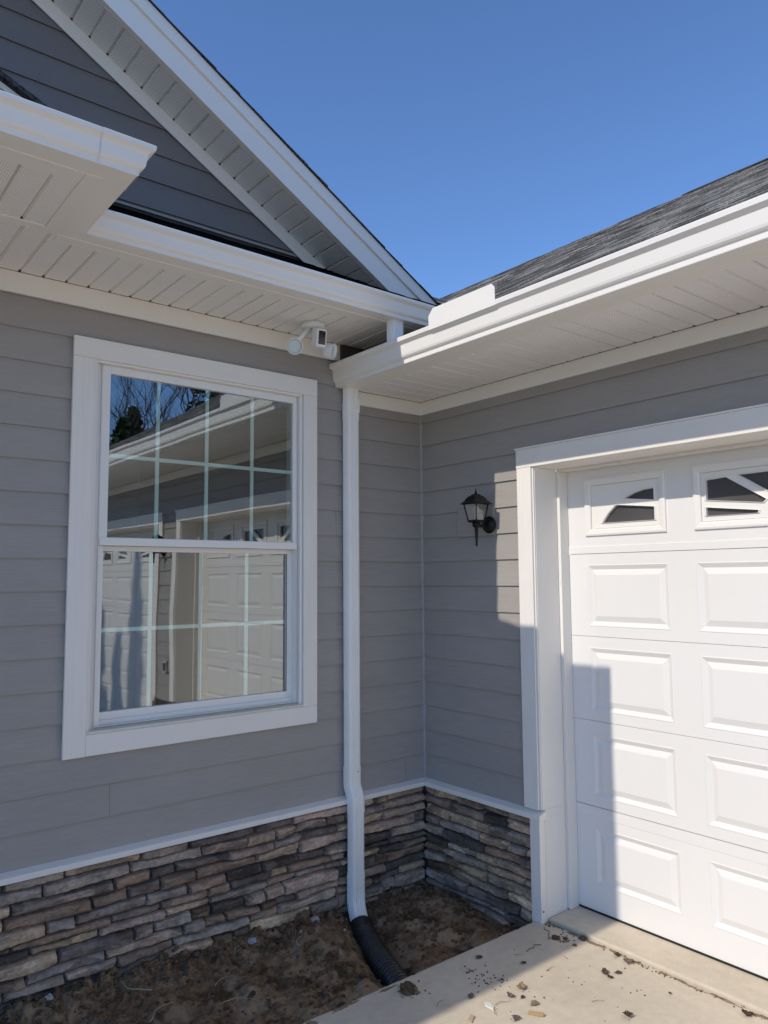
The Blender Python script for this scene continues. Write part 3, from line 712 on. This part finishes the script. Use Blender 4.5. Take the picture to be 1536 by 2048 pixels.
# camera head: box with rounded edges facing the drive
b = MB(); b.box(-.028, .028, -.030, .034, -.046, .046); hd = b.build('camera_head', P, fl, .008); place(hd, (.004, -.048, -.088), (-.12, -1, -.14))
b = MB(); b.box(-.0185, .0185, -.0318, -.0295, -.032, .034); b.build('lens_panel', M['lens'], hd, .002)
b = MB(); b.lathe([(.010, 0), (.010, .0012), (.001, .0016)], 20, (0, -.0318, .014), (0, -1, 0)); b.build('lens', M['lens'], hd)
for nm, loc, fw in (('lamp_head', (-.134, -.040, -.150), (-.50, -1, -.40)), ('lamp_head', (.078, -.026, -.130), (.75, -1, -.35))):
    b = MB(); b.lathe([(.018, -.040), (.030, -.030), (.037, -.006), (.0395, .022), (.0395, .027), (.036, .027), (.034, .012)], 28, (0, 0, 0), (0, -1, 0), caps=True)
    lh = b.build(nm, P, fl); place(lh, loc, fw)
    b = MB(); b.lathe([(.0338, .010), (.0338, .014), (.029, .017), (.016, .0185), (.001, .019)], 28, (0, 0, 0), (0, -1, 0)); b.build('diffuser', M['diffuser'], lh)

# ================================================================== DRAIN PIPE
b = MB(); pts = []
PV = [Vector(p) for p in PIPE]
for i in range(len(PV)-1):
    p0, p1, p2, p3 = PV[max(i-1, 0)], PV[i], PV[i+1], PV[min(i+2, len(PV)-1)]
    for k in range(30):
        t = k/30; pts.append(.5*((2*p1)+(-p0+p2)*t+(2*p0-5*p1+4*p2-p3)*t*t+(-p0+3*p1-3*p2+p3)*t**3))
ss = 0; rad = []; out = []
acc = [0]
for a, c in zip(pts, pts[1:]): acc.append(acc[-1]+(c-a).length)
tot = acc[-1]; N = int(tot/.0035); j = 0
for i in range(N+1):
    d = tot*i/N
    while j < len(acc)-2 and acc[j+1] < d: j += 1
    t = (d-acc[j])/max(1e-6, acc[j+1]-acc[j]); out.append(pts[j].lerp(pts[min(j+1, len(pts)-1)], t))
    ph = (d % .024)/.024
    rad.append(.0575 if d < .09 else (.0565 if .25 < ph < .75 else .0455))
rad[0] = .050
b.tube(out, rad, 28); tag(b.build('drain_pipe', M['pipe']), 'black corrugated drain pipe running from downspout under driveway', 'drain pipe')

# ================================================================== LITTER ON THE SLAB AND SOIL
def clod(name, x, y, z, r, seed, label, cat, mt='clod', group=None, flat=.6):
    bm = bmesh.new(); bmesh.ops.create_icosphere(bm, subdivisions=3, radius=1)
    for v in bm.verts:
        n = v.co.normalized(); f = 1+.45*noise.noise(n*1.6+Vector((seed*3.1, 0, 0)))+.28*noise.noise(n*4+Vector((0, seed*1.7, 0)))+.12*noise.noise(n*9)
        v.co = Vector((n.x*r*f, n.y*r*f*.8, max(-.2*r, n.z*r*f*flat)))
    me = bpy.data.meshes.new(name); bm.to_mesh(me); bm.free(); me.materials.append(M[mt])
    o = bpy.data.objects.new(name, me); COL.objects.link(o); o.location = (x, y, z+.1*r); o.rotation_euler = (0, 0, seed)
    return tag(o, label, cat, group)
G1 = 'earth clods on the slab'
clod('earth_clod', -.897, -.895, 0, .040, 1, 'largest dark earth clod, near the slab edge above the drain pipe', 'clod', group=G1)
clod('earth_clod', -.105, -.987, 0, .020, 2, 'flat dark earth clod in front of the garage casing foot', 'clod', group=G1)
clod('earth_clod', -.073, -1.014, 0, .011, 3, 'tiny dark clod right of the flat clod by the casing', 'clod', group=G1)
clod('earth_clod', -.016, -1.068, 0, .019, 4, 'dark clod lying in the slab joint at the shadow edge', 'clod', group=G1)
clod('earth_clod', -.094, -1.082, 0, .010, 5, 'small crumb of earth just left of the slab joint', 'clod', group=G1)
def crumbs(cx_, cy_, n, sp, seed):
    rnd = random.Random(seed); b = MB()
    for i in range(n):
        x, y, r = cx_+rnd.gauss(0, sp), cy_+rnd.gauss(0, sp), rnd.uniform(.0012, .0045)
        b.lathe([(r*.7, 0), (r, r*.4), (r*.5, r*.9), (r*.1, r)], 6, (x, y, .0), sm=False, rot=rnd.random())
    return b
b = MB()
for cx_, cy_, n, sp in ((-.605, -.941, 14, .014), (-.612, -1.05, 34, .035), (-.556, -1.068, 12, .015), (-.897, -.90, 50, .028), (-.08, -1.02, 30, .03), (-.5, -1.25, 22, .18), (-.3, -1.35, 24, .22)):
    q = crumbs(cx_, cy_, n, sp, int(n+sp*1000)); o_ = len(b.v); b.v += q.v; b.f += [tuple(i+o_ for i in f) for f in q.f]; b.c += q.c; b.sm += q.sm
rnd = random.Random(4)
for i in range(170):                                   # grit along the joint
    y = -.87-rnd.random()**1.3*2.4; x = -.012+rnd.gauss(0, .010)-.002
    r = rnd.uniform(.0012, .0042)*(1.5 if rnd.random() < .1 else 1)
    b.lathe([(r*.7, 0), (r, r*.4), (r*.5, r*.9), (r*.1, r)], 6, (x, y, .0), sm=False, rot=rnd.random())
tag(b.build('dirt_crumbs', M['clod']), 'dark dirt crumbs scattered on the concrete slab', 'dirt', kind='stuff')
# smeared dirt: thin ragged films of soil on the slab
def film(cx_, cy_, rx, ry, seed, h=.0012):
    pts = []
    for k in range(46):
        a = k/46*math.tau; q = .72+.55*noise.noise(Vector((math.cos(a)*1.7, math.sin(a)*1.7, seed)))+.3*noise.noise(Vector((math.cos(a)*6, math.sin(a)*6, seed)))
        pts.append((cx_+math.cos(a)*rx*q, cy_+math.sin(a)*ry*q))
    return pts
b = MB()
def add_film(pts, h):
    n = len(pts); mx = sum(p[0] for p in pts)/n; my = sum(p[1] for p in pts)/n
    c = b.vert((mx, my, h)); i1 = [b.vert((mx+(x-mx)*.7, my+(y-my)*.7, h*.8)) for x, y in pts]; i2 = [b.vert((x, y, .0002)) for x, y in pts]
    for k in range(n): j = (k+1) % n; b.face((c, i1[k], i1[j]), None, True); b.face((i1[k], i2[k], i2[j], i1[j]), None, True)
add_film(film(-.897, -.893, .055, .045, 3), .004)
for i, (x, y, rx, ry) in enumerate(((-.605, -.943, .030, .012), (-.09, -1.03, .03, .015), (-1.17, -.822, .09, .014), (-1.33, -.85, .05, .03), (-.95, -.83, .05, .012))): add_film(film(x, y, rx, ry, 20+i), .0018)
rnd = random.Random(9); y = -.875
while y > -3.1:                                         # strip of silt along the joint
    ln = rnd.uniform(.03, .10); add_film(film(-.006-rnd.uniform(0, .010), y, rnd.uniform(.007, .020), ln, y*9), .0016); y -= ln*rnd.uniform(1.0, 2.2)
M['silt'] = mat('brown silt', (.25, .185, .12), .95, .1, [((200, 200, 200), .6, .002)], [((50, 50, 50), .7, 1.3)])
tag(b.build('dirt_film', M['silt']), 'brown silt smeared along the slab joint and edge', 'dirt', kind='stuff')
LC = {'brown': (.10, .065, .042), 'dark': (.075, .052, .038), 'tan': (.26, .185, .115), 'grey': (.16, .13, .11)}
def leaf(x, y, sz, ang, colr, label, curl=.5, seed=0):
    rnd = random.Random(seed); b = MB(); n = 10; rows = []
    for i in range(n+1):
        t = i/n; w = sz*.42*math.sin(math.pi*min(1, t*.96+.02))**.8*(1+.28*math.sin(t*19+seed)); xx = (t-.5)*sz
        row = []
        for j in range(-3, 4):
            s = j/3; yy = s*w; zz = .002+abs(s)**1.5*sz*.28*curl+sz*.12*curl*math.sin(t*5+seed)+(.5-t)**2*sz*.35*curl+.04*sz*noise.noise(Vector((t*4, s*2, seed)))
            row.append(b.vert((xx, yy, max(.001, zz))))
        rows.append(row)
    c = LC[colr]
    for p, q in zip(rows, rows[1:]):
        for j in range(6): b.face((p[j], p[j+1], q[j+1], q[j]), tuple(v*(1.0+.2*rnd.uniform(-1, 1)) for v in c), True)
    o = b.build('dry_leaf', M['leaf']); o.location = (x, y, 0); o.rotation_euler = (0, 0, ang)
    md = o.modifiers.new('thick', 'SOLIDIFY'); md.thickness = .0006
    stem = MB(); stem.tube([(-sz*.5, 0, .004), (-sz*.62, .003, .004), (-sz*.72, .002, .002)], .0008, 5); stem.build('stem', M['twig'], o)
    return tag(o, label, 'leaf', 'dry leaves on the concrete')
for a in ((-.030, -1.256, .040, .4, 'brown', 'upright folded brown leaf at the slab joint, nearer the corner of two', .9, 1),
          (-.040, -1.318, .048, 2.1, 'grey', 'greyish curled leaf at the slab joint beside a folded brown leaf', .7, 2),
          (-.191, -1.308, .040, .9, 'brown', 'curled brown leaf above another in the middle of sunlit slab', .8, 3),
          (-.207, -1.344, .028, 2.6, 'dark', 'small dark leaf just below a curled brown leaf on slab', .9, 4),
          (-.146, -1.342, .034, -.5, 'brown', 'flat brown leaf right of the curled pair on sunlit slab', .3, 5),
          (-.493, -.888, .038, .2, 'brown', 'brown leaf in the shade near the slab edge', .35, 6),
          (-.383, -1.041, .026, -.3, 'dark', 'thin dark leaf lying in the shade near the shadow line', .5, 7),
          (-.539, -1.165, .054, .9, 'tan', 'pale tan leaf just past the shadow line, the largest leaf', .5, 8),
          (-.620, -1.178, .036, 1.8, 'grey', 'grey brown leaf between the white chip and the tan leaf', .8, 9),
          (-.591, -1.214, .022, .3, 'dark', 'tiny dark leaf right below the pale tan leaf', .6, 10),
          (-.591, -1.273, .038, .0, 'tan', 'narrow tan leaf above the wood chip', .6, 11),
          (-.718, -1.293, .040, .5, 'grey', 'curled grey leaf lowest beside the wood chip', .7, 12),
          (-.387, -1.544, .048, .8, 'dark', 'dark curled leaf low on the sunlit slab', .9, 13),
          (-.127, -1.560, .016, 1.2, 'dark', 'speck sized dark leaf on the open sunlit slab', .7, 14),
          (-.040, -1.821, .046, 2.0, 'dark', 'dark leaf at the slab joint nearest the right picture edge', .8, 15),
          (-.741, -1.083, .034, .5, 'grey', 'greyish leaf on the shadow line left of the white chip', .6, 16)):
    leaf(a[0], a[1], a[2]*.85, *a[3:])
def chip(x, y, pts, h, c, ang, label):
    b = MB(); b.prism([(px, py, 0) for px, py in pts], (0, 0, h), c); o = b.build('wood_chip', M['chip'], bevel=.0008); o.location = (x, y, .002); o.rotation_euler = (.12, -.05, ang)
    return tag(o, label, 'chip', 'chips lying on the slab')
chip(-.740, -1.179, [(-.02, -.01), (.0, -.018), (.024, -.006), (.028, .012), (.004, .016)], .006, (.72, .70, .64), 1.0, 'white triangular chip beside the grey brown leaf')
chip(-.641, -1.322, [(-.030, -.006), (.028, -.009), (.030, .004), (-.026, .008)], .008, (.46, .31, .16), -1.0, 'orange tan wood chip on the sunlit slab')
chip(-.850, -1.19, [(-.022, -.007), (.020, -.009), (.024, .005), (-.012, .010)], .005, (.50, .38, .24), .6, 'pale wood sliver nearest the lower picture edge')
def twig(x, y, ln, ang, r, mt, label, cat='twig', z=.003, bend=.15, seed=0, group='twigs on the slab'):
    rnd = random.Random(seed); b = MB()
    pts = [((t/8-.5)*ln, bend*ln*math.sin(t/8*math.pi)+.03*ln*rnd.uniform(-1, 1), .001+.004*rnd.random()) for t in range(9)]
    b.tube(pts, [r*(1-.6*t/8) for t in range(9)], 6); o = b.build('twig', M[mt]); o.location = (x, y, z); o.rotation_euler = (0, 0, ang); return tag(o, label, cat, group)
for i, a in enumerate(((-.395, -1.42, .05, -.6, 'straight thin twig alone on the lower sunlit slab'), (-.86, -1.042, .055, .2, 'thin twig in the shade nearest the lower slab edge'), (-.355, -.989, .04, -.8, 'short twig in the shade below the casing'),
                       (-.336, -1.149, .045, .1, 'fine twig right at the shadow line'), (-.682, -1.197, .07, -.4, 'longest twig beside the white chip'), (-.744, -1.219, .045, .6, 'short twig touching the white chip'), (-.215, -1.128, .03, 1.2, 'tiny twig between shadow line and joint'))):
    twig(*a[:4], .0011, 'twig', a[4], seed=i)
b = MB(); b.tube([(-.062, -.885, .004), (-.083, -.905, .006), (-.075, -.925, .004), (-.10, -.945, .005), (-.118, -.957, .007), (-.135, -.975, .003)], .0016, 6); tag(b.build('root_fibre', M['clod']), 'dark wavy root fibre on the slab below the casing', 'root')
b = MB(); b.tube([(-.205, -.985, .003), (-.235, -.970, .006), (-.252, -.985, .004), (-.275, -.978, .005), (-.30, -.985, .003)], .0016, 6); tag(b.build('root_fibre', M['clod']), 'dark root fibre in a loop on the shaded slab', 'root')
# soil litter
for i, (x, y, ln, an, lab) in enumerate(((-1.70, -.13, .20, 1.9, 'long pale straw lying on the soil below the stone wall'), (-1.39, -.43, .16, -.55, 'bent pale straw on the soil in the middle of the bed'), (-1.67, -.34, .15, .5, 'pale straw at the lower edge of the soil bed'), (-.97, -.22, .09, .9, 'pale straw standing on the heap left of the pipe'), (-1.37, -.25, .10, .3, 'short pale straw across the brown soil'))):
    twig(x, y, ln, an, .0021, 'straw', lab, 'straw', z=soil_h(x, y)+.014, bend=.22, seed=20+i, group='straws on the soil')
rnd = random.Random(12)
b = MB()
for i in range(3400):
    x = rnd.uniform(-3.2, -.05); y = -abs(rnd.gauss(.03, .09)) if rnd.random() < .6 else rnd.uniform(-.78, -.03)
    if x > -1.15 and rnd.random() < .5: y = rnd.uniform(-.6, -.03)
    if y > -.03: y = -.035
    r = .0022+.011*rnd.random()**2.0*(1.6 if rnd.random() < .1 else 1); z = soil_h(x, y)
    k = rnd.uniform(0, 9); n = 6
    b.rings([[(x+r*s*math.cos(a*math.tau/n+k)*(1+.35*math.sin(a*3+k)), y+r*s*math.sin(a*math.tau/n+k)*.9, z+r*h) for a in range(n)] for s, h in ((.6, -.3), (1, .15), (.8, .55), (.25, .8))])
for i in range(230):
    x = rnd.uniform(-3.0, -.04); y = -.035-abs(rnd.gauss(.0, .065)) if rnd.random() < .75 else rnd.uniform(-.6, -.05)
    r = rnd.uniform(.008, .021); z = soil_h(x, y)-r*.25; k = rnd.uniform(0, 9); n = 9
    b.rings([[(x+r*s*math.cos(a*math.tau/n)*(1+.5*noise.noise(Vector((a*2.1+k, h*3, k)))), y+r*s*math.sin(a*math.tau/n)*(.8+.5*noise.noise(Vector((a*1.7, h*3, k)))), z+r*h*(1+.4*noise.noise(Vector((a*1.3+k, h, 2))))) for a in range(n)] for s, h in ((.7, -.3), (1, .1), (.95, .45), (.6, .75), (.2, .9))])
tag(b.build('soil_crumbs', M['clod']), 'dark crumbs of earth heaped along the stone wall foot', 'soil', kind='stuff')
b = MB()
for i in range(900):
    x = rnd.uniform(-3.0, -.05); y = -abs(rnd.gauss(.05, .06))-.03 if rnd.random() < .6 else rnd.uniform(-.7, -.05)
    z = soil_h(x, y); a = rnd.uniform(0, 6.3); ln = rnd.uniform(.012, .05); lean = rnd.uniform(.3, 1.3); w = .0012
    dx, dy = math.cos(a)*math.sin(lean)*ln, math.sin(a)*math.sin(lean)*ln; dz = math.cos(lean)*ln
    b.poly([(x-w, y, z-.004), (x+w, y, z-.004), (x+dx*.5+w*.8, y+dy*.5, z+dz*.65), (x+dx*.5-w*.8, y+dy*.5, z+dz*.65)]); b.poly([(x+dx*.5-w*.8, y+dy*.5, z+dz*.65), (x+dx*.5+w*.8, y+dy*.5, z+dz*.65), (x+dx, y+dy, z+dz*.9)])
tag(b.build('dead_grass', mat('dead grass', (.24, .18, .10), .9, .1)), 'short dead grass wisps sticking out of the soil', 'grass', kind='stuff')
for i, (x, y, r, lab) in enumerate(((-2.02, -.075, .016, 'white grey pebble at the foot of the stone wall'), (-.72, -.215, .009, 'small white pebble beside the drain pipe mouth'), (-.93, -.16, .008, 'tiny white pebble on the heap left of the pipe'))):
    clod('pebble', x, y, soil_h(x, y)+.002, r, 30+i, lab, 'pebble', 'caulk', 'pebbles on the soil')
for i, (x, y, r, lab) in enumerate(((-.80, -.075, .030, 'broken grey stone piece leaning at the wall on the heap'), (-1.14, -.075, .022, 'fallen grey stone piece half buried at the wall foot'))):
    clod('stone_fragment', x, y, soil_h(x, y), r, 40+i, lab, 'stone', 'caulk', 'stone fragments at the wall foot')

# ================================================================== TREES (seen mirrored in the window, or casting shade on the far garage door)
def bare_tree(x, y, h, seed, label):
    rnd = random.Random(seed); b = MB(); tr = MB()
    def grow(p, d, ln, r, dep, mb):
        pts = [p]; q = p
        for i in range(4):
            d = (d+Vector((rnd.uniform(-1, 1), rnd.uniform(-1, 1), rnd.uniform(-.3, .7)))*.13).normalized(); q = q+d*ln/4; pts.append(q)
        mb.tube(pts, [r*(1-.11*i) for i in range(5)], 5 if dep < 2 else 3)
        if dep >= 5: return
        for k in range(3 if dep else 5):
            a = rnd.uniform(0, 6.28); sp = rnd.uniform(.4, .85); nd = (d+Vector((math.cos(a), math.sin(a), .25))*sp).normalized()
            st = pts[rnd.choice((2, 3, 4))] if k else pts[-1]
            grow(st, nd, ln*rnd.uniform(.6, .8), r*.55, dep+1, b)
    grow(Vector((0, 0, 0)), Vector((0, 0, 1)), h*.36, h*.010, 0, tr)
    r = tag(empty('bare_tree', (x, y, -.45)), label, 'tree', 'trees beyond the garage'); tr.build('trunk', M['bark'], r); b.build('crown', M['bark'], r)
bare_tree(6.6, -20.0, 9.5, 1, 'tall leafless tree mirrored in the upper left window pane')
bare_tree(8.6, -20.8, 11.0, 2, 'leafless tree mirrored beside the roof in the second window pane')
bare_tree(7.5, -19.4, 10.0, 11, 'leafless tree mirrored between two others in the upper left panes')
bare_tree(5.6, -19.0, 8.0, 5, 'lower leafless tree mirrored at the left edge of the window')
def evergreen(x, y, h, rad, seed, label, group, zb=.8, dens=1600):
    rnd = random.Random(seed); r = tag(empty('evergreen_tree', (x, y, -.45)), label, 'tree', group)
    t = MB(); t.tube([(0, 0, 0), (.03, .02, h*.5), (0, 0, h*.95)], [rad*.12, rad*.08, .02], 8)
    for i in range(26):
        z = zb+(h-zb)*rnd.random()*.9; a = rnd.uniform(0, 6.28); R = rad*(1-(z-zb)/(h-zb))*.8+.08; t.tube([(0, 0, z), (math.cos(a)*R, math.sin(a)*R, z+.15)], [.03, .008], 5)
    t.build('trunk', M['bark'], r); b = MB()
    for i in range(dens):
        z = zb+(h-zb)*rnd.random(); env = rad*(1-((z-zb)/(h-zb)))**.75*(1+.25*noise.noise(Vector((z*1.7, seed, 0))))+.05; a = rnd.uniform(0, 6.28)
        env *= 1+.3*noise.noise(Vector((math.cos(a)*1.5, math.sin(a)*1.5, z*1.4+seed)))
        R = env*math.sqrt(rnd.uniform(.15, 1)); p = Vector((math.cos(a)*R, math.sin(a)*R, z)); s = rnd.uniform(.07, .17)
        u = Vector((rnd.uniform(-1, 1), rnd.uniform(-1, 1), rnd.uniform(-1, 1))).normalized(); w = u.orthogonal().normalized()*s*.5; u = u*s
        b.poly([p-u-w*.3, p-u*.2-w, p+u, p-u*.2+w])
    b.build('crown', M['needles'], r)
evergreen(4.6, -17.6, 6.6, 1.7, 3, 'dark evergreen mirrored low at the left edge of the window', 'trees beyond the garage', .6, 2600)
evergreen(5.9, -20.5, 7.6, 1.5, 14, 'second dark evergreen mirrored behind the bare trees', 'trees beyond the garage', .6, 2200)
evergreen(9.0, -21.0, 11.2, 2.0, 4, 'dark evergreen mirrored behind the roof in the window', 'trees beyond the garage', .8, 2600)
evergreen(-9.8, -4.88, 10.2, .62, 6, 'tallest narrow evergreen, shading the far garage door', 'evergreens beside the driveway', .5, 1500)
evergreen(-9.9, -6.05, 9.6, 1.0, 7, 'fuller evergreen farther along the driveway', 'evergreens beside the driveway', .5, 1300)
evergreen(-9.6, -5.45, 9.1, .55, 8, 'mid sized evergreen between two others beside the driveway', 'evergreens beside the driveway', .4, 1700)
